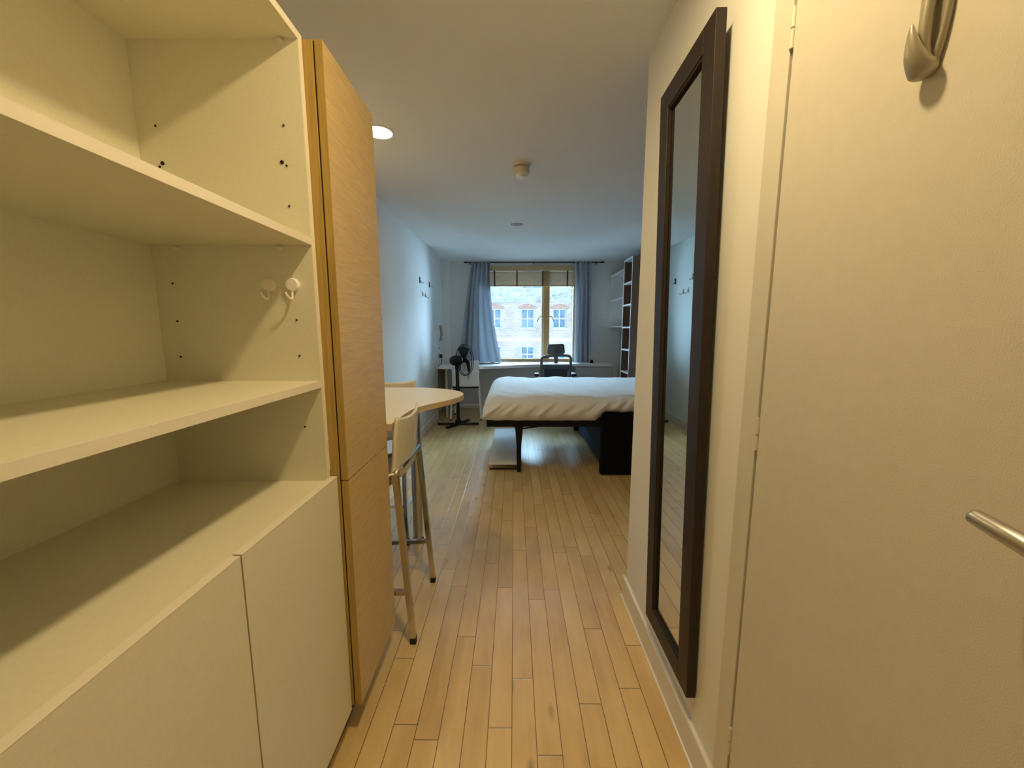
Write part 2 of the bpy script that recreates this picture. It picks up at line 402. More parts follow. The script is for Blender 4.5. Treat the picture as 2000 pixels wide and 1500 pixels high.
ho = link('peg_hole', bm, M_hole, su); ho['kind'] = 'stuff'; ho['label'] = 'small dark drilled shelf-peg holes'
for x, z in ((-.868, 1.461), (-.60, 1.461), (-.561, 1.938)):
    latheobj('shelf_peg', [(.006, 0), (.006, .009), (.003, .011)], M_lam, su, Matrix.Translation((x+.73, Y1-.4, z)) @ Matrix.Rotation(math.pi/2, 4, 'X'), 16)

for i, (x, lab) in enumerate(((-.637, 'round white stick-on hook, the one deeper inside the shelf unit'), (-.574, 'round white stick-on hook nearer the shelf front edge'))):
    t = thing('stick_on_hook', lab, 'hook', (x, Y1, 1.368), 0, 'stick-on hooks in the shelf unit')
    latheobj('disc', [(.0165, 0), (.0165, .009), (.0145, .0115), (.004, .012)], M_white if i else M_edge, t, Matrix.Rotation(math.pi/2, 4, 'X'))
    tubeobj('hook', catmull([(0, -.009, -.012), (0, -.010, -.024), (.001, -.013, -.034), (.001, -.021, -.037), (-.003, -.028, -.030), (-.006, -.031, -.021)], 5), .0028, M_edge, t)

# ------------------------------------------------------------ tall oak cabinet
oc = thing('tall_oak_cabinet', 'tall oak-veneer cabinet between shelf unit and bar stool', 'cabinet', (-.75, 1.22, 0)); org2 = (-.75, 1.22, 0)
boxes('carcass', [(-1.09, -.4948, 1.0495, 1.392, .10, 1.957)], M_oakv, oc, .001, org2)
boxes('gap_shade', [(-.4946, -.4906, 1.0512, 1.385, .102, 1.955)], M_hole, oc, 0, org2)  # dark strip set into the open door gap, standing in for its shade
du_ = boxes('upper_door', [(-.4905, -.471, 1.0515, 1.392, .829, 1.957)], M_oakh, oc, .001, org2)
dl_ = boxes('lower_door', [(-.4905, -.471, 1.0515, 1.392, .10, .8255)], M_oakh, oc, .001, org2)
boxes('edge_band', [(-.4905, -.4712, 1.0497, 1.0515, .10, .8255)], M_oakv, dl_, 0, org2)
boxes('edge_band', [(-.4905, -.4712, 1.0497, 1.0515, .829, 1.957)], M_oakv, du_, 0, org2)
boxes('plinth', [(-1.09, -.54, 1.0495, 1.392, 0, .10)], M_plinth, oc, 0, org2)
boxes('finger_pull', [(-.484, -.4695, 1.389, 1.3935, 1.287, 1.309)], M_steel, du_, .0005, org2)

# ------------------------------------------------------------ peninsula table
pt = thing('bar_table', 'cream peninsula bar table with rounded end on a steel leg', 'table', (-.7, 2.0, 0))
curve = [(-.465, 1.43), (-.465, 1.52), (-.464, 1.62), (-.454, 1.72), (-.421, 1.80), (-.366, 1.887), (-.316, 1.975), (-.285, 2.075), (-.287, 2.157), (-.332, 2.245), (-.437, 2.330), (-.554, 2.373), (-.68, 2.38)]
ol = [(p.x+.7, p.y-2.0) for p in catmull([(x, y, 0) for x, y in curve], 6)]
ol = [(-.39, -.57)] + ol + [(-.39, .38)]
bm = bmesh.new(); prism(bm, ol, .872, .90, 1)
link('tabletop', bm, [M_table, M_tedge], pt, bevel=.0012)
latheobj('leg', [(.0285, .012), (.0285, .872)], M_steel, pt, Matrix.Translation((.122, .19, 0)), 28)
latheobj('foot', [(.031, 0), (.031, .012), (.0285, .016)], M_black, pt, Matrix.Translation((.122, .19, 0)), 28)
latheobj('fixing_plate', [(.05, .866), (.05, .872)], M_steel, pt, Matrix.Translation((.122, .19, 0)), 28)

# ------------------------------------------------------------ bar stools and the white chair: shaped shell on a tube frame
def shell_back(zb, zt, wb, wt, yb, yt, th=.011, sway=.012):
    """moulded back panel with waisted sides, dipped top edge and a narrow slit"""
    bm = bmesh.new(); NX, NZ = 20, 18; g = {}
    for side in (0, 1):
        for j in range(NZ+1):
            v = j / NZ; wdt = wb + (wt-wb)*v - sway*math.sin(v*2*math.pi)
            for i in range(NX+1):
                u = i/NX*2-1
                z = zb + (zt-zb)*v + (v**6)*(.012*abs(u)**3 - .008*math.cos(u*1.5))
                y = yb + (yt-yb)*v + .018*(1-u*u)*-1 + (th if side else 0)
                g[side, i, j] = bm.verts.new((u*wdt/2, y, z))
    slit = lambda i, j: (i == int(NX*.62)) and (5 <= j <= 13)
    for side in (0, 1):
        for i in range(NX):
            for j in range(NZ):
                if slit(i, j): continue
                f = [g[side, i, j], g[side, i+1, j], g[side, i+1, j+1], g[side, i, j+1]]
                bm.faces.new(f if side == 0 else f[::-1])
    for i in range(NX):
        for j in (0, NZ): bm.faces.new((g[0, i, j], g[0, i+1, j], g[1, i+1, j], g[1, i, j]))
    for j in range(NZ):
        for i in (0, NX): bm.faces.new((g[0, i, j], g[0, i, j+1], g[1, i, j+1], g[1, i, j]))
    i0 = int(NX*.62)
    # narrow the slit
    for side in (0, 1):
        for j in range(5, 15):
            a, b = g[side, i0, j], g[side, i0+1, j]; c = (a.co + b.co)/2
            a.co = c + (a.co-c)*.42; b.co = c + (b.co-c)*.42
    for j in range(5, 14):
        for i in (i0, i0+1): bm.faces.new((g[0, i, j], g[0, i, j+1], g[1, i, j+1], g[1, i, j]))
    for j in (5, 14): bm.faces.new((g[0, i0, j], g[0, i0+1, j], g[1, i0+1, j], g[1, i0, j]))
    return bm

def seat(sh, zb, zt, zrail, rail_w, foot_w, foot_y, mats, label, cat, name, loc, rz, wt=.34, seat_rail=True, rail_shade_mat=None):
    t = thing(name, label, cat, loc, rz)
    ms, ml = mats
    # local: +Y is the way the sitter faces, backrest at -Y
    zseat = sh
    link('backrest', shell_back(zb, zt, wt+.03, wt-.01, -.165, -.19), ms, t, smooth=True)
    bm = bmesh.new(); NX, NY = 12, 14; g = {}
    for s in (0, 1):
        for j in range(NY+1):
            v = j/NY; wd = (.37 - .05*(2*abs(v-.45))**3)
            for i in range(NX+1):
                u = i/NX*2-1
                z = zseat + .012*u*u - .03*max(0, v-.8)**1.2*5*.5 - .01*math.sin(v*math.pi)
                g[s, i, j] = bm.verts.new((u*wd/2, -.15+.37*v, z - (.011 if s else 0)))
    for s in (0, 1):
        for i in range(NX):
            for j in range(NY):
                f = [g[s, i, j], g[s, i+1, j], g[s, i+1, j+1], g[s, i, j+1]]; bm.faces.new(f[::-1] if s else f)
    for i in range(NX):
        for j in (0, NY): bm.faces.new((g[0, i, j], g[0, i+1, j], g[1, i+1, j], g[1, i, j]))
    for j in range(NY):
        for i in (0, NX): bm.faces.new((g[0, i, j], g[0, i, j+1], g[1, i, j+1], g[1, i, j]))
    link('seat', bm, ms, t, smooth=True)
    rw = rail_w/2; fw_ = foot_w/2
    tubeobj('rear_rail', [(-rw-.004, -.178, zrail), (rw+.004, -.178, zrail)], .0125, rail_shade_mat or ml, t)
    def lerp(a, b, k): return tuple(x+(y-x)*k for x, y in zip(a, b))
    for s in (-1, 1):
        top = (s*rw, -.178, zrail); ft = (s*fw_, -foot_y, .012)
        l = tubeobj('leg', [top, ft], .0155, ml, t, square=True)
        bm = bmesh.new(); tube(bm, [ft[:2]+(0,), lerp(ft, top, .02)], .0165, square=True); link('rubber_foot', bm, M_black, l)
        ftop = (s*rw*.86, .10, zseat-.03); ff = (s*fw_, foot_y-.01, .012)
        l2 = tubeobj('leg', [ftop, ff], .0155, ml, t, square=True)
        bm = bmesh.new(); tube(bm, [ff[:2]+(0,), lerp(ff, ftop, .02)], .0165, square=True); link('rubber_foot', bm, M_black, l2)
        tubeobj('seat_bearer', [(s*rw*.86, .10, zseat-.03), (s*rw, -.178, zrail if seat_rail else zseat-.03)], .010, ml, t)
        a = lerp(ft, top, .30); b = lerp(ff, ftop, .32)
        bm = bmesh.new(); tube(bm, [a, b], .013, square=True); link('side_rung', bm, ml, t)
    a = lerp((-fw_, foot_y-.01, .012), (-rw*.86, .10, zseat-.03), .34); b = (-a[0], a[1], a[2])
    tubeobj('front_rung', [a, b], .010, ml, t)
    return t

seat(.65, .665, .912, .705, .36, .385, .228, (M_cream, M_chrome), 'cream bar stool with chrome legs beside the oak cabinet', 'bar stool', 'bar_stool', (-.633, 1.598, 0), math.radians(90), wt=.335)
seat(.65, .665, .915, .705, .36, .385, .228, (M_cream, M_chrome), 'cream bar stool on the far side of the bar table', 'bar stool', 'bar_stool', (-.82, 2.34, 0), math.radians(180))

seat(.45, .47, .845, .465, .37, .43, .20, (M_white, M_white), 'white chair pushed under the desk behind the black fan', 'chair', 'side_chair', (-.675, 5.52, 0), 0, wt=.37, rail_shade_mat=M_black)  # rear rail coloured black to paint in the shadow under the seat frame

# ------------------------------------------------------------ desk and window wall
dk = thing('desk', 'long white built-in desk beneath the window', 'desk', (.2, 5.85, 0)); od = (.2, 5.85, 0)
front = [(-1.095, 5.42), (-.8, 5.40), (-.476, 5.41), (-.2, 5.52), (.05, 5.64), (.377, 5.76), (.60, 5.81), (.795, 5.83), (1.1, 5.835), (1.5, 5.835)]
ol = [(p.x-.2, p.y-5.85) for p in catmull([(x, y, 0) for x, y in front], 5)]
bm = bmesh.new(); prism(bm, ol + [(1.495-.2, YF-5.855), (-1.295+.315, YF-5.855), (-.98, 6.02-5.85), (-1.295, 6.02-5.85)], .715, .755)
link('worktop', bm, M_white, dk, bevel=.002)
boxes('end_panel', [(-.985, -.955, 5.5, 6.18, 0, .714)], M_wlam, dk, .001, od)
boxes('end_panel', [(.925, .95, 5.87, 6.18, 0, .714)], M_wlam, dk, .001, od)
du = thing('drawer_cabinet', 'grey-white low cabinet below the desk right end', 'cabinet', (1.2, 6.0, 0)); oq = (1.2, 6.0, 0)
boxes('body', [(.955, 1.60, 5.875, 6.18, .0, .712)], M_wlam, du, .001, oq)
boxes('door', [(.965, 1.50, 5.857, 5.874, .05, .70)], M_wlam, du, .0015, oq)
boxes('door', [(1.505, 1.595, 5.857, 5.874, .05, .70)], M_wlam, du, .0015, oq)

# window frame, panes, handles
wn = struct(boxes('window_1', [(WX0, WX0+.05, 6.22, 6.28, WZ0, WZ1), (WX1-.05, WX1, 6.22, 6.28, WZ0, WZ1), (WX0+.05, WX1-.05, 6.22, 6.28, WZ0, WZ0+.03),
                               (WX0+.05, WX1-.05, 6.22, 6.28, WZ1-.05, WZ1)], M_wood_frame, bevel=.003))
boxes('mullion', [(.475, .56, 6.20, 6.28, WZ0+.03, WZ1-.05)], M_wood_frame, wn, .003)
boxes('pale_bead', [(.435, .475, 6.21, 6.27, WZ0+.03, WZ1-.05), (.930, .95, 6.205, 6.27, WZ0+.03, WZ1-.05), (WX0+.05, .435, 6.21, 6.27, WZ0+.03, WZ0+.045), (.56, .93, 6.21, 6.27, WZ0+.03, WZ0+.045)], M_wood_light, wn, .002)
boxes('glass_pane', [(WX0+.05, .435, 6.24, 6.245, WZ0+.045, WZ1-.05)], M_glass, wn)
boxes('glass_pane', [(.56, .93, 6.24, 6.245, WZ0+.045, WZ1-.05)], M_glass, wn)
boxes('window_sill', [(WX0, WX1, 6.28, 6.5, WZ0-.03, WZ0)], M_white, wn)
for s, x in ((-1, .44), (1, .555)):
    tubeobj('window_handle', catmull([(x, 6.208, 1.475), (x+s*.01, 6.185, 1.478), (x+s*.04, 6.175, 1.462), (x+s*.06, 6.172, 1.43), (x+s*.075, 6.172, 1.39)], 4), .006, M_rod, wn)
struct(boxes('trim_2', [(WX0, WX1, 6.18, 6.2, 2.205, WZ1+.03)], M_white))

# slatted blind, pulled up
bl = thing('wooden_blind', 'brown slatted blind gathered at the top of the window', 'blind', (.25, 6.14, 2.2)); ob = (.25, 6.14, 2.2)
boxes('valance', [(-.46, .935, 6.112, 6.128, 2.158, 2.238)], M_blind, bl, .001, ob)
boxes('head_rail', [(-.46, .935, 6.13, 6.165, 2.17, 2.215)], M_blind, bl, 0, ob)
random.seed(3)
bm = bmesh.new()
for k in range(22):
    z = 1.95 + k*.0095; dx = random.uniform(-.003, .003)
    box(bm, -.70+dx, .685+dx, -.025+random.uniform(-.004, .004), .022, z-2.2, z-2.2+.0045)
box(bm, -.70, .685, -.024, .022, 1.932-2.2, 1.948-2.2)
sl = link('slat_stack', bm, M_blind, bl)
for x in (-.30, .045, .44, .82): boxes('ladder_tape', [(x-.011, x+.011, 6.106, 6.1085, 1.928, 2.16)], M_tape, bl, 0, ob)
tubeobj('pull_cord', [(.895-.25, -.03, -.06), (.897-.25, -.03, -.7), (.895-.25, -.03, -1.2)], .0022, M_wood_light, bl, seg=6)

# curtain rod and curtains
rod = thing('curtain_rod', 'thin dark curtain rod above the window', 'curtain rod', (.3, 6.03, 2.272))
tubeobj('rod', [(-1.03, 0, 0), (1.03, 0, 0)], .009, M_rod, rod)
for x in (-1.03, 1.03): latheobj('finial', [(.0, -.03), (.012, -.028), (.013, .02), (.010, .03)], M_rod, rod, Matrix.Translation((x, 0, 0)) @ Matrix.Rotation(math.pi/2, 4, 'Y'), 16)
for x in (-.98, .96, 0): boxes('bracket', [(x-.008, x+.008, 0, .17, -.006, .006)], M_rod, rod)

def curtain(name, label, lt, rt_, lb, rb, zt, zb, folds, amp, shape, seed, tabs):
    cx = (lb+rb)/2
    t = thing(name, label, 'curtain', (cx, 6.03, zb))
    bm = bmesh.new(); NU, NV = 130, 46; g = {}
    rnd = random.Random(seed); ph = [rnd.uniform(0, 6.28) for _ in range(4)]
    for j in range(NV+1):
        v = j/NV; z = zt + (zb-zt)*v
        L = lt + (lb-lt)*shape[0](v); R = rt_ + (rb-rt_)*shape[1](v)
        for i in range(NU+1):
            u = i/NU
            uu = u + .018*math.sin(6.28*u*1.5+ph[0])*(.4+v)
            a = amp*(.75+.5*v)
            y = a*math.sin(2*math.pi*folds*uu+ph[1]) + .4*a*math.sin(2*math.pi*folds*.47*uu+ph[2]+v*1.2) + .006*noise.noise(Vector((u*9, v*4, seed)))
            x = L+(R-L)*u + .25*a*math.cos(2*math.pi*folds*uu+ph[1])*(.5+.5*v)
            if v > .97: z2 = z + .004*math.sin(2*math.pi*folds*uu)
            else: z2 = z
            g[i, j] = bm.verts.new((x-cx, max(-.10, min(y*.8, .14)), z2-zb))
    for i in range(NU):
        for j in range(NV): bm.faces.new((g[i, j], g[i+1, j], g[i+1, j+1], g[i, j+1]))
    o = link('cloth', bm, M_curtain, t, smooth=True)
    s = o.modifiers.new('solid', 'SOLIDIFY'); s.thickness = .003
    for k in range(tabs):
        x = lt + (rt_-lt)*(k+.5)/tabs - cx
        bm = bmesh.new()
        loop = [(x, .013*math.cos(a)*1.0, 2.272-zb+.014*math.sin(a)) for a in [i*math.pi/6 for i in range(12)]]
        for a, b in zip(loop, loop[1:]+loop[:1]):
            q = [bm.verts.new((a[0]-.016, a[1], a[2])), bm.verts.new((a[0]+.016, a[1], a[2])), bm.verts.new((b[0]+.016, b[1], b[2])), bm.verts.new((b[0]-.016, b[1], b[2]))]
            bm.faces.new(q)
        c = link('tab', bm, M_curtain, t); c.modifiers.new('s', 'SOLIDIFY').thickness = .002
    return t
lin = lambda v: v
curtain('curtain', 'grey-blue curtain flaring out to the left of the window', -.64, -.365, -.85, -.195, 2.262, .762, 5, .050,
        (lambda v: v**.9, lambda v: max(0, (v-.1)/.9)**1.9), 5, 6)
curtain('curtain', 'narrow grey-blue curtain to the right of the window', .91, 1.165, .945, 1.185, 2.262, .762, 3.4, .036,
        (lambda v: (math.sin(v*math.pi*1.3)*.9 if v < .5 else .8+.2*v), lin), 9, 5)
tag(boxes('desk_gadget', [(-.02, .02, -.02, .02, .012, .05), (-.026, .026, -.028, .028, 0, .012), (-.008, .012, -.03, -.018, .03, .045)], M_black, bevel=.003), 'small black gadget on the desk below the right curtain', 'gadget').location = (1.20, 5.98, .755)
bm = bmesh.new(); tube(bm, catmull([(-.28, 0, .006), (-.12, .02, .006), (0, -.01, .006), (.14, .012, .006), (.26, -.01, .006), (.31, .02, .006)], 6), .006, seg=8)
tag(link('black_cable', bm, M_black, smooth=True), 'dark cable lying on the desk under the left curtain', 'cable').location = (-.52, 5.90, .755)

# ------------------------------------------------------------ office chair
of = thing('office_chair', 'grey mesh office chair with headrest facing the desk', 'office chair', (.585, 5.52, 0), math.radians(-2))
def rrect(w2, h2, r, n=5):
    pts = []
    for cx, cy, a0 in ((w2-r, h2-r, 0), (-w2+r, h2-r, 90), (-w2+r, -h2+r, 180), (w2-r, -h2+r, 270)):
        for k in range(n+1):
            a = math.radians(a0+90*k/n); pts.append((cx+r*math.cos(a), cy+r*math.sin(a)))
    return pts
bm = bmesh.new()
for y, k in ((-.028, .92), (-.018, 1), (.012, 1), (.022, .93)): pass
rings = []
for y, k in ((-.028, .90), (-.020, .98), (-.010, 1), (.014, 1), (.024, .9)):
    rings.append([bm.verts.new((x*k, y-.03*(x/.12)**2*-1, z*k)) for x, z in [(px*(1+.10*(-pz)/.07*-0 + .05*(pz < 0)), pz) for px, pz in rrect(.118, .070, .03)]])
for a, b in zip(rings, rings[1:]):
    for i in range(len(a)): bm.faces.new((a[i], a[(i+1) % len(a)], b[(i+1) % len(a)], b[i]))
bm.faces.new(rings[0]); bm.faces.new(rings[-1][::-1])
hr = link('headrest', bm, M_grey, of, smooth=True); hr.location = (0, -.17, 1.0); hr.rotation_euler = (math.radians(-8), math.radians(-2), 0)
tubeobj('headrest_stem', [(0, -.17, .96), (0, -.19, .92), (0, -.20, .80)], .02, M_grey, of, rs=[.018, .034, .022])
bm = bmesh.new()
tube(bm, catmull([(-.17, -.16, .52), (-.195, -.175, .66), (-.200, -.18, .80), (-.197, -.18, .865), (-.15, -.185, .895), (0, -.19, .912), (.15, -.185, .91), (.197, -.18, .885), (.202, -.18, .80), (.197, -.175, .66), (.17, -.16, .52)], 5), .019, seg=10)
tube(bm, [(-.17, -.16, .52), (.17, -.16, .52)], .014)
link('back_frame', bm, M_grey, of, smooth=True)
bm = bmesh.new(); NX = 34
for k in range(NX):
    x = -.185+.37*k/(NX-1); tube(bm, [(x*.92, -.165, .52), (x, -.178, .745)], .0022, seg=5)
for k in range(12):
    z = .53+.21*k/11; tube(bm, [(-.182, -.17, z), (.182, -.17, z)], .0022, seg=5)
box(bm, -.19, .19, -.182, -.170, .72, .78)
box(bm, -.16, .16, -.168, -.163, .53, .72)
link('back_mesh', bm, M_mesh, of)
for s in (-1, 1):
    a = boxes('armrest', [(s*.262-.035, s*.262+.035, -.12, .12, .615, .65)], M_black, of, .01)
    tubeobj('arm_post', [(s*.262, 0, .615), (s*.262, 0, .50), (s*.18, 0, .44)], .014, M_grey, of)
bm = bmesh.new(); box(bm, -.24, .24, -.2, .24, .43, .49); link('seat', bm, M_mesh, of, bevel=.02, segs=4)
tubeobj('gas_lift', [(0, 0, .10), (0, 0, .43)], .025, M_black, of)
for k in range(5):
    a = 2*math.pi*k/5+.3
    l = tubeobj('base_arm', [(0, 0, .10), (.28*math.cos(a), .28*math.sin(a), .06)], .02, M_black, of, rs=[.026, .014])
    bm = bmesh.new(); lathe(bm, [(.025, -.012), (.025, .012)], 16, Matrix.Translation((.28*math.cos(a), .28*math.sin(a), .0255)) @ Matrix.Rotation(a, 4, 'Z') @ Matrix.Rotation(math.pi/2, 4, 'X'))
    link('castor', bm, M_black, l)

# ------------------------------------------------------------ fan
fn = thing('pedestal_fan', 'black pedestal fan standing in front of the white chair', 'fan', (-.745, 5.05, 0))
for a, L in ((2, .275), (62, .25)):
    a = math.radians(a); d = Vector((math.cos(a), math.sin(a), 0))
    bm = bmesh.new(); tube(bm, [d*-L+Vector((0, 0, .018)), d*L+Vector((0, 0, .018))], .024, square=True, flat=.75); b = link('base_bar', bm, M_black, fn, bevel=.003)
bm = bmesh.new(); lathe(bm, [(.045, .03), (.04, .06), (.022, .08), (.020, .43), (.030, .44), (.030, .50), (.0245, .51), (.0245, .80)], 20); link('pole', bm, M_black, fn, smooth=True)
AX = Vector((.80, .60, 0)).normalized()
hc = Vector((.0, 0, .865))
Rm = Matrix.Translation(hc) @ Vector((0, 0, 1)).rotation_difference(AX).to_matrix().to_4x4()
bm = bmesh.new(); lathe(bm, [(.012, -.10), (.040, -.092), (.062, -.06), (.068, -.02), (.064, .03), (.05, .06), (.0, .062)], 24, Rm); box(bm, -.024, .024, -.024, .024, .75, .83); link('motor_housing', bm, M_black, fn, smooth=True)
RG = .205
Rg = Matrix.Translation(hc + AX*.10) @ Vector((0, 0, 1)).rotation_difference(AX).to_matrix().to_4x4()
bm = bmesh.new()
for r, z, rr_ in ((RG, 0, .0055), (RG*.985, .03, .004), (.14, .055, .0015), (.14, -.05, .0015), (.06, -.065, .003), (.05, .068, .003)):
    ring = [Rg @ Vector((r*math.cos(2*math.pi*k/40), r*math.sin(2*math.pi*k/40), z)) for k in range(41)]; tube(bm, ring, rr_, seg=6)
for k in range(54):
    c, s_ = math.cos(2*math.pi*k/54), math.sin(2*math.pi*k/54)
    for sg in (1, -1):
        tube(bm, [Rg @ Vector((r*c, r*s_, sg*z)) for r, z in ((RG*.99, .004), (.17, .045), (.12, .06), (.05, .068))], .0006, seg=4)
link('guard', bm, M_blackm, fn)
hb = latheobj('hub', [(.0, .045), (.03, .04), (.034, -.02), (.0, -.03)], M_black, fn, Rg, 20)
for k in range(3):
    bm = bmesh.new(); a0 = 2*math.pi*k/3 + math.radians(97); n = 8; g = {}
    for i in range(n+1):
        r = .03+.15*i/n; wd = .55+.55*math.sin(i/n*math.pi*.75)
        for j in range(7):
            v = j/6-.5; a = a0+v*wd*1.15; g[i, j] = bm.verts.new(Rg @ Vector((r*math.cos(a), r*math.sin(a), v*.05)))
    for i in range(n):
        for j in range(6): bm.faces.new((g[i, j], g[i+1, j], g[i+1, j+1], g[i, j+1]))
    b = link('blade', bm, M_black, fn, smooth=True); b.modifiers.new('s', 'SOLIDIFY').thickness = .003

# ------------------------------------------------------------ murphy bed
bd = thing('fold_down_bed', 'fold-down double bed on a black metal frame', 'bed', (.8, 4.0, 0)); obd = (.8, 4.0, 0)
boxes('frame', [(-.24, 1.74, 3.31, 3.345, .414, .486), (-.24, 1.74, 4.67, 4.705, .414, .486), (-.24, -.20, 3.345, 4.67, .414, .486), (1.70, 1.74, 3.345, 4.67, .414, .486), (.0, .04, 3.345, 4.67, .43, .47)], M_blackm, bd, .002, obd)
bm = bmesh.new()
for k in range(13): box(bm, -.14+.145*k-.8, -.14+.145*k+.06-.8, 3.346-4, 4.669-4, .455, .467)
link('bed_slats', bm, M_blackm, bd)
for y in (3.318, 4.68):
    bm = bmesh.new()
    v = []
    prof = [(.0, .017), (.10, .020), (.25, .021), (.40, .034), (.418, .040)]
    for z, hw in prof:
        cx = .047 + .0*z - .003
        v.append([bm.verts.new((cx+sx*hw-.8, y+sy*.014-4, z)) for sx, sy in ((-1, -1), (1, -1), (1, 1), (-1, 1))])
    for a, b in zip(v, v[1:]):
        for i in range(4): bm.faces.new((a[i], a[(i+1) % 4], b[(i+1) % 4], b[i]))
    bm.faces.new(v[0][::-1]); bm.faces.new(v[-1])
    tube(bm, [(.06-.8, y-4, .395), (.24-.8, y-4, .42)], .008, square=True)
    lg = link('leg', bm, M_blackm, bd, bevel=.002)
    boxes('shelf_bracket', [(-.22-.8, .04-.8, y-4.007, y-3.995, .022, .036)], M_blackm, lg)
boxes('foot_shelf', [(-.232, .027, 3.39, 4.655, .038, .056)], M_gwhite, bd, .002, obd)
boxes('mattress', [(-.19, 1.72, 3.33, 4.68, .487, .64)], M_duvet, bd, .04, obd)

def duvet():
    bm = bmesh.new(); NX, NP = 150, 90
    g = {}
    xs0, xs1 = -.275, 1.72
    for i in range(NX+1):
        u = i/NX; x = xs0 + (xs1-xs0)*(u**1.25)
        e = min(1, max(0, (x-xs0)/.20)); k = (1-(1-e)**2.6)**(1/2.6)    # rounded foot end
        for j in range(NP+1):
            t = j/NP*math.pi                   # 0 near bottom .. pi far bottom
            cy, hy = 3.99, .735
            c, s = math.cos(t), math.sin(t)
            py = -math.copysign(abs(c)**.20, c); pz = s**.42
            ztop = .700
            zb = .486 + (.075*min(1, max(0, (x-.70)/.09)))
            z = zb + (ztop-zb)*pz*(.25+.75*k)
            if t < 1.57:
                belly = .025*math.sin(min(1, pz)*math.pi)
            else: belly = .02*math.sin(min(1, pz)*math.pi)
            y = cy + py*(hy*(.93+.07*k)) - math.copysign(belly, -py)*1.0 * (1 if py > 0 else 1)
            if py < 0: y = cy + py*(hy*(.93+.07*k)) - belly + .045*(pz**4)
            # creases
            P = Vector((x*3.0, (y+z)*2.5, 1.7)); n1 = noise.noise(P)
            q = (x*1.0 - (z-.5)*1.1)*44 + 2.5*noise.noise(Vector((x*2.2, z*3, 5)))
            side = max(0, 1-abs(pz-.45)*1.9) if py < 0 and t < 1.2 else 0
            crease = .026*side*(math.sin(q)*.6 + noise.noise(Vector((q*.55, z*2, 2))))*(.5+.6*noise.noise(Vector((x*1.5, 0, 9)))+.4)
            top = pz > .9
            w_ = .016*n1 + .010*noise.noise(Vector((x*9+y*5, y*4, 3))) + (.006*math.sin(x*9+y*14+3*n1)*max(0, noise.noise(Vector((x*2, y*2, 8)))+.1) if top else 0)
            if top: z += w_
            else: y += -w_*.6
            y -= crease
            if t < .12: z += .008*noise.noise(Vector((x*7, 0, 1)))
            g[i, j] = bm.verts.new((x-.8, y-4.0, z))
    for i in range(NX):
        for j in range(NP): bm.faces.new((g[i, j], g[i+1, j], g[i+1, j+1], g[i, j+1]))
    bm.faces.new([g[0, j] for j in range(NP+1)])
    return bm
dv = link('duvet', duvet(), M_duvet, None, smooth=True); dv.modifiers.new('cloth', 'SOLIDIFY').thickness = .004; dv.location = (.8, 4.0, 0)
tag(dv, 'rumpled white duvet spread over the fold-down bed', 'duvet')

# sofa below the bed
sf = thing('sofa', 'dark navy sofa with black arms tucked under the bed', 'sofa', (1.25, 4.0, 0)); os_ = (1.25, 4.0, 0)
boxes('arm', [(.755, 1.70, 3.232, 3.306, .01, .548)], M_sofab, sf, .006, os_)
boxes('arm', [(.755, 1.70, 4.715, 4.79, .01, .548)], M_sofab, sf, .006, os_)
boxes('base', [(.80, 1.70, 3.31, 4.71, .02, .24)], M_sofa, sf, .02, os_)
boxes('seat_cushion', [(.775, 1.70, 3.312, 4.005, .245, .405)], M_sofa, sf, .03, os_)
boxes('seat_cushion', [(.775, 1.70, 4.012, 4.705, .245, .405)], M_sofa, sf, .03, os_)

# ------------------------------------------------------------ shelves at right
ts = thing('tall_shelf', 'tall narrow open shelf column with brown sides beyond the bed', 'shelf', (1.62, 5.24, 0)); ot = (1.62, 5.24, 0)
XT = 1.50; ya, yb = 5.06, 5.44
boxes('side_panel', [(XT+.002, 1.755, ya, ya+.02, 0, 2.19)], M_oakgrey, ts, 0, ot)
boxes('side_panel', [(XT+.002, 1.755, yb-.02, yb, 0, 2.19)], M_oakgrey, ts, 0, ot)
boxes('back_panel', [(1.745, 1.755, ya+.02, yb-.02, 0, 2.19)], M_walnut_shelf, ts, 0, ot)
boxes('lining', [(XT+.003, 1.745, ya+.02, ya+.023, 0, 2.17), (XT+.003, 1.745, yb-.023, yb-.02, 0, 2.17)], M_walnut_shelf, ts, 0, ot)
boxes('edge_trim', [(XT, XT+.002, ya, ya+.02, 0, 2.19), (XT, XT+.002, yb-.02, yb, 0, 2.19)], M_white, ts, 0, ot)
for z in (2.17, 1.865, 1.58, 1.285, .985, .68, .38, .05):
    boxes('shelf', [(XT, 1.745, ya+.02, yb-.02, z, z+.02)], M_white, ts, 0, ot)

wu = thing('wall_cabinet', 'open white wall cabinet between shelf column and window wall', 'wall cabinet', (1.63, 5.85, 1.3)); ow = (1.63, 5.85, 1.3)
XW = 1.50; yc, ydd = 5.445, 6.19
boxes('body', [(XW, 1.755, yc, yc+.018, 1.30, 2.09), (XW, 1.755, ydd-.018, ydd, 1.30, 2.09), (XW, 1.755, yc+.018, ydd-.018, 1.30, 1.318), (XW, 1.755, yc+.018, ydd-.018, 2.072, 2.09), (1.74, 1.755, yc+.018, ydd-.018, 1.318, 2.072)], M_white, wu, 0, ow)
boxes('shelf', [(XW+.01, 1.74, yc+.018, ydd-.018, 1.70, 1.716)], M_white, wu, 0, ow)

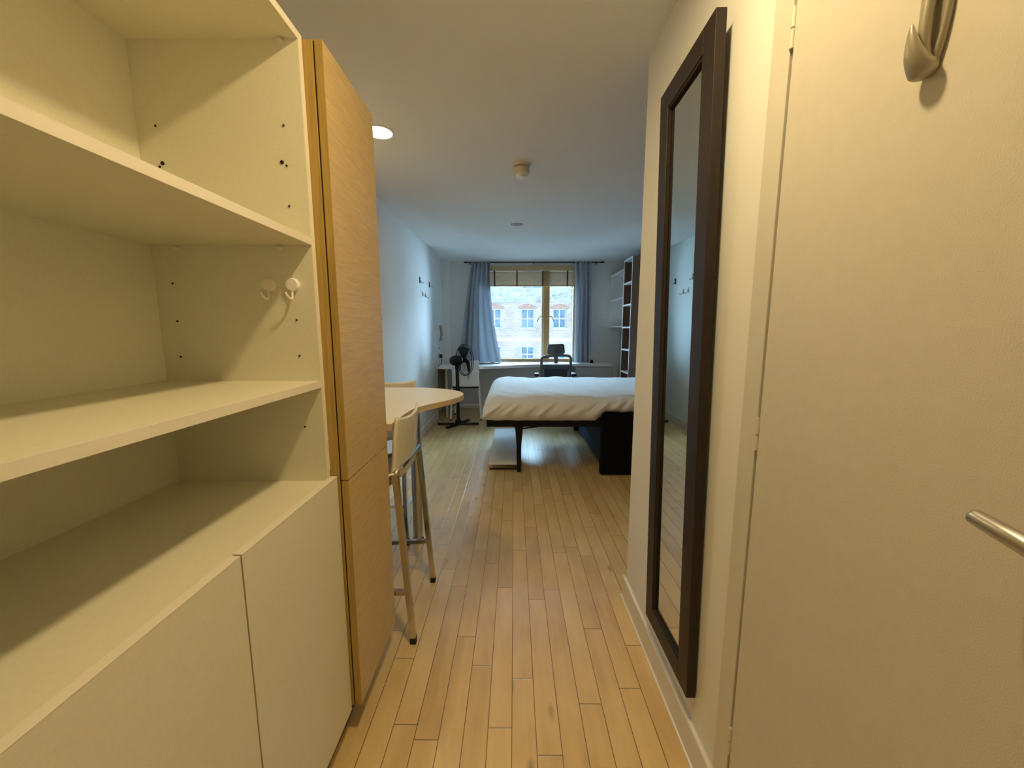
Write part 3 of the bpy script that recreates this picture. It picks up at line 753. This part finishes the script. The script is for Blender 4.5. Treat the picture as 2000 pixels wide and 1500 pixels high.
# ------------------------------------------------------------ left wall: hooks, intercom, sockets
for y, z, c, lab in ((4.62, 1.835, M_black, 'small black wall hook, the one nearer the oak cabinet'), (5.13, 1.842, M_black, 'small black wall hook, the one nearer the window'),
                (4.74, 1.69, M_chrome, 'small silver wall hook, left of the silver pair'), (4.88, 1.687, M_chrome, 'small silver wall hook, right of the silver pair')):
    bl_ = c is M_black
    t = thing('wall_hook', lab, 'hook', (XL, y, z), 0, 'black wall hooks' if bl_ else 'silver wall hooks')
    if bl_:
        boxes('plate', [(0, .006, -.022, .022, -.035, .035)], c, t, .002)
    else: boxes('plate', [(0, .004, -.012, .012, -.03, .03)], c, t, .002)
    tubeobj('hook', catmull([(.004, 0, .01), (.018, 0, -.02), (.035, .004, -.036), (.046, .006, -.02)], 4), .004, M_chrome, t)

ic = thing('intercom', 'white wall intercom phone with taupe handset near window', 'intercom', (XL, 5.62, 1.10))
boxes('wall_unit', [(0, .022, -.055, .085, 0, .235)], M_white, ic, .006)
bm = bmesh.new(); pts = catmull([(.045, -.03, .01), (.052, -.03, .05), (.058, -.03, .11), (.052, -.03, .18), (.045, -.03, .222)], 5)
tube(bm, pts, .02, seg=14, rs=[.024-.007*math.sin(math.pi*i/(len(pts)-1)) for i in range(len(pts))]); link('handset', bm, M_phone, ic, smooth=True)
bm = bmesh.new()
cp = [(.03+.008*math.cos(k*.9), -.03+.012*math.sin(k*.9), .005-k*.0022) for k in range(50)]
tube(bm, cp, .003, seg=6); link('coiled_cord', bm, M_white, ic, smooth=True)
sw = thing('light_switch', 'white double switch plate directly below the intercom', 'switch', (XL, 5.62, 1.0))
boxes('plate', [(0, .009, -.043, .043, -.05, .05)], M_white, sw, .003)
boxes('rocker', [(.009, .013, -.012, .012, -.02, .02)], M_grey, sw, .001)
sk = thing('wall_socket', 'metal wall socket under the switch plate above the desk', 'socket', (XL, 5.64, .89))
boxes('plate', [(0, .008, -.06, .06, -.043, .043)], M_steel, sk, .002)
boxes('socket_insert', [(.008, .010, -.05, .05, -.03, .03)], M_white, sk, .001)
pg = thing('power_plug', 'black plug and cable hanging from the wall socket', 'plug', (XL+.0105, 5.64, .885))
boxes('plug_body', [(0, .04, -.022, .022, -.026, .026)], M_black, pg, .006)
tubeobj('cable', catmull([(.03, 0, -.02), (.034, -.02, -.08), (.03, -.06, -.118), (.03, -.18, -.122), (.03, -.235, -.125), (.03, -.26, -.15), (.03, -.262, -.4), (.03, -.26, -.6), (.03, -.26, -.86), (.1, -.3, -.88)], 6), .0035, M_black, pg, seg=8)

# ------------------------------------------------------------ ceiling fittings
det = thing('smoke_detector', 'cream smoke detector on the ceiling in mid room', 'smoke detector', (.045, 2.66, H))
latheobj('base_plate', [(.057, 0), (.057, -.010), (.052, -.016), (.040, -.017)], M_cream, det)
latheobj('dark_gap', [(.042, -.015), (.042, -.024)], M_hole, det)
latheobj('body', [(.050, -.022), (.053, -.026), (.052, -.055), (.044, -.062), (.032, -.064)], M_cream, det)
latheobj('sensor_cage', [(.034, -.062), (.031, -.078), (.022, -.082), (.0, -.083)], M_white, det)

def downlight(loc, label, lens_mat, R=.078, glow=False):
    t = thing('ceiling_downlight', label, 'downlight', loc)
    latheobj('trim_ring', [(R, 0), (R, -.004), (R-.012, -.006), (R-.014, -.002)], M_white, t, seg=40)
    latheobj('lens', [(R-.013, -.003), (R-.02, -.0035), (.0, -.004)], lens_mat, t, seg=40)
    return t
M_unlit = plain('unlit_reflector', (.16, .15, .13), .5)
downlight((.03, 4.05, H), 'unlit round downlight in the ceiling near the window', M_unlit)
M_hl = emission('hall_lamp_glow', WARM, HALL_LAMP); M_kl = emission('kitchen_lamp_glow', WARM, KITCHEN_LAMP)
downlight((-.725, 2.24, H), 'glowing round downlight beside the oak cabinet top', M_kl, R=.078)
downlight((.10, .66, H), 'glowing round downlight over the entrance, above the shelf unit', M_hl, R=.07)

# ------------------------------------------------------------ outside: brick house across the street
YB = 26.0
bb = thing('brick_building', 'pale brick building with white sash windows seen outside', 'building', (0, YB, -9))
def rect_wall(x0, x1, z0, z1, holes, y0, y1):
    """wall slab with rectangular openings"""
    xs = sorted({x0, x1, *[h[0] for h in holes], *[h[1] for h in holes]}); zs = sorted({z0, z1, *[h[2] for h in holes], *[h[3] for h in holes]})
    out = []
    for a, b in zip(xs, xs[1:]):
        for c, d in zip(zs, zs[1:]):
            mx, mz = (a+b)/2, (c+d)/2
            if not any(h[0] < mx < h[1] and h[2] < mz < h[3] for h in holes): out.append((a, b, y0, y1, c, d))
    return out
cols = [-3.42-2.1*2, -3.42-2.1, -3.42+.0, -1.30, .90, 3.02, 5.15, 7.25]
rows = [(1.42, 2.69), (-.87, .20), (-3.2, -2.1)]
holes = [(c-.46, c+.46, a, b) for c in cols for a, b in rows]
obb = (0, YB, -9)
boxes('brick_wall', rect_wall(-13, 13, -9, 3.15, holes, YB, YB+.4), M_brick, bb, 0, obb)
boxes('rendered_band', [(-13, 13, YB-.03, YB, .55, .80)], M_cream_st, bb, 0, obb)
boxes('upper_wall', rect_wall(-13, 13, 3.15, 5.6, [(c-.7, c+.7, 4.0, 5.3) for c in (-2.2, 1.2, 4.4)], YB+.02, YB+.4), M_stone, bb, 0, obb)
boxes('cornice', [(-13, .5, YB-.10, YB+.02, 3.10, 3.20), (-13, 13, YB-.02, YB+.02, 3.55, 3.60)], M_stone, bb, 0, obb)
tubeobj('drain_pipe', [(1.4, -.1, 12.2), (4.4, -.1, 12.75)], .05, M_stone, bb, seg=8)
tubeobj('drain_pipe', [(4.15, -.1, 12.7), (4.15, -.1, 0)], .07, M_paint, bb, seg=8)
def sash(cx, a, b, up=0):
    if up: x0, x1 = cx-.7, cx+.7
    else: x0, x1 = cx-.46, cx+.46
    m = (a+b)/2; yy = YB+.16
    f = boxes('sash_window', [(x0, x0+.07, yy, yy+.06, a, b), (x1-.07, x1, yy, yy+.06, a, b), (x0, x1, yy-.001, yy+.06, a, a+.07), (x0, x1, yy-.001, yy+.06, b-.06, b), (x0, x1, yy-.001, yy+.06, m-.035, m+.035), (cx-.03, cx+.03, yy, yy+.06, a, b)], M_paint, bb, 0, obb)
    boxes('pane', [(x0+.02, x1-.02, yy+.03, yy+.05, a+.02, b-.02)], M_pane, f, 0, obb)
    boxes('sill', [(x0-.1, x1+.1, YB-.08, YB+.16, a-.10, a)], M_stone, f, 0, obb)
for c in cols:
    for a, b in rows:
        sash(c, a, b)
    # shallow brick arch over the middle row
    bm = bmesh.new(); n = 12
    lo = [(c-.56+1.12*i/n, 2.69) for i in range(n+1)]; hi = [(c+.66-1.32*i/n, 2.78+.22*math.sin(math.pi*i/n)) for i in range(n+1)]
    pts = [(x, z) for x, z in lo+hi]
    a_ = [bm.verts.new((x, -.035, z+9)) for x, z in pts]; b_ = [bm.verts.new((x, .0, z+9)) for x, z in pts]
    bm.faces.new(a_); bm.faces.new(b_[::-1])
    for i in range(len(pts)): bm.faces.new((a_[i], a_[(i+1) % len(pts)], b_[(i+1) % len(pts)], b_[i]))
    link('brick_arch', bm, M_arch, bb)
for c in (-2.2, 1.2, 4.4): sash(c, 4.0, 5.3, 1)
struct(boxes('street_ground', [(-20, 20, 7.0, YB, -9.2, -9)], M_street))  # street ground between the houses, unseen from the camera

# ------------------------------------------------------------ small settle
for o in COL.objects:
    if o.parent is None and 'category' not in o and o.type in ('MESH', 'EMPTY') and 'kind' not in o: o['kind'] = 'structure'
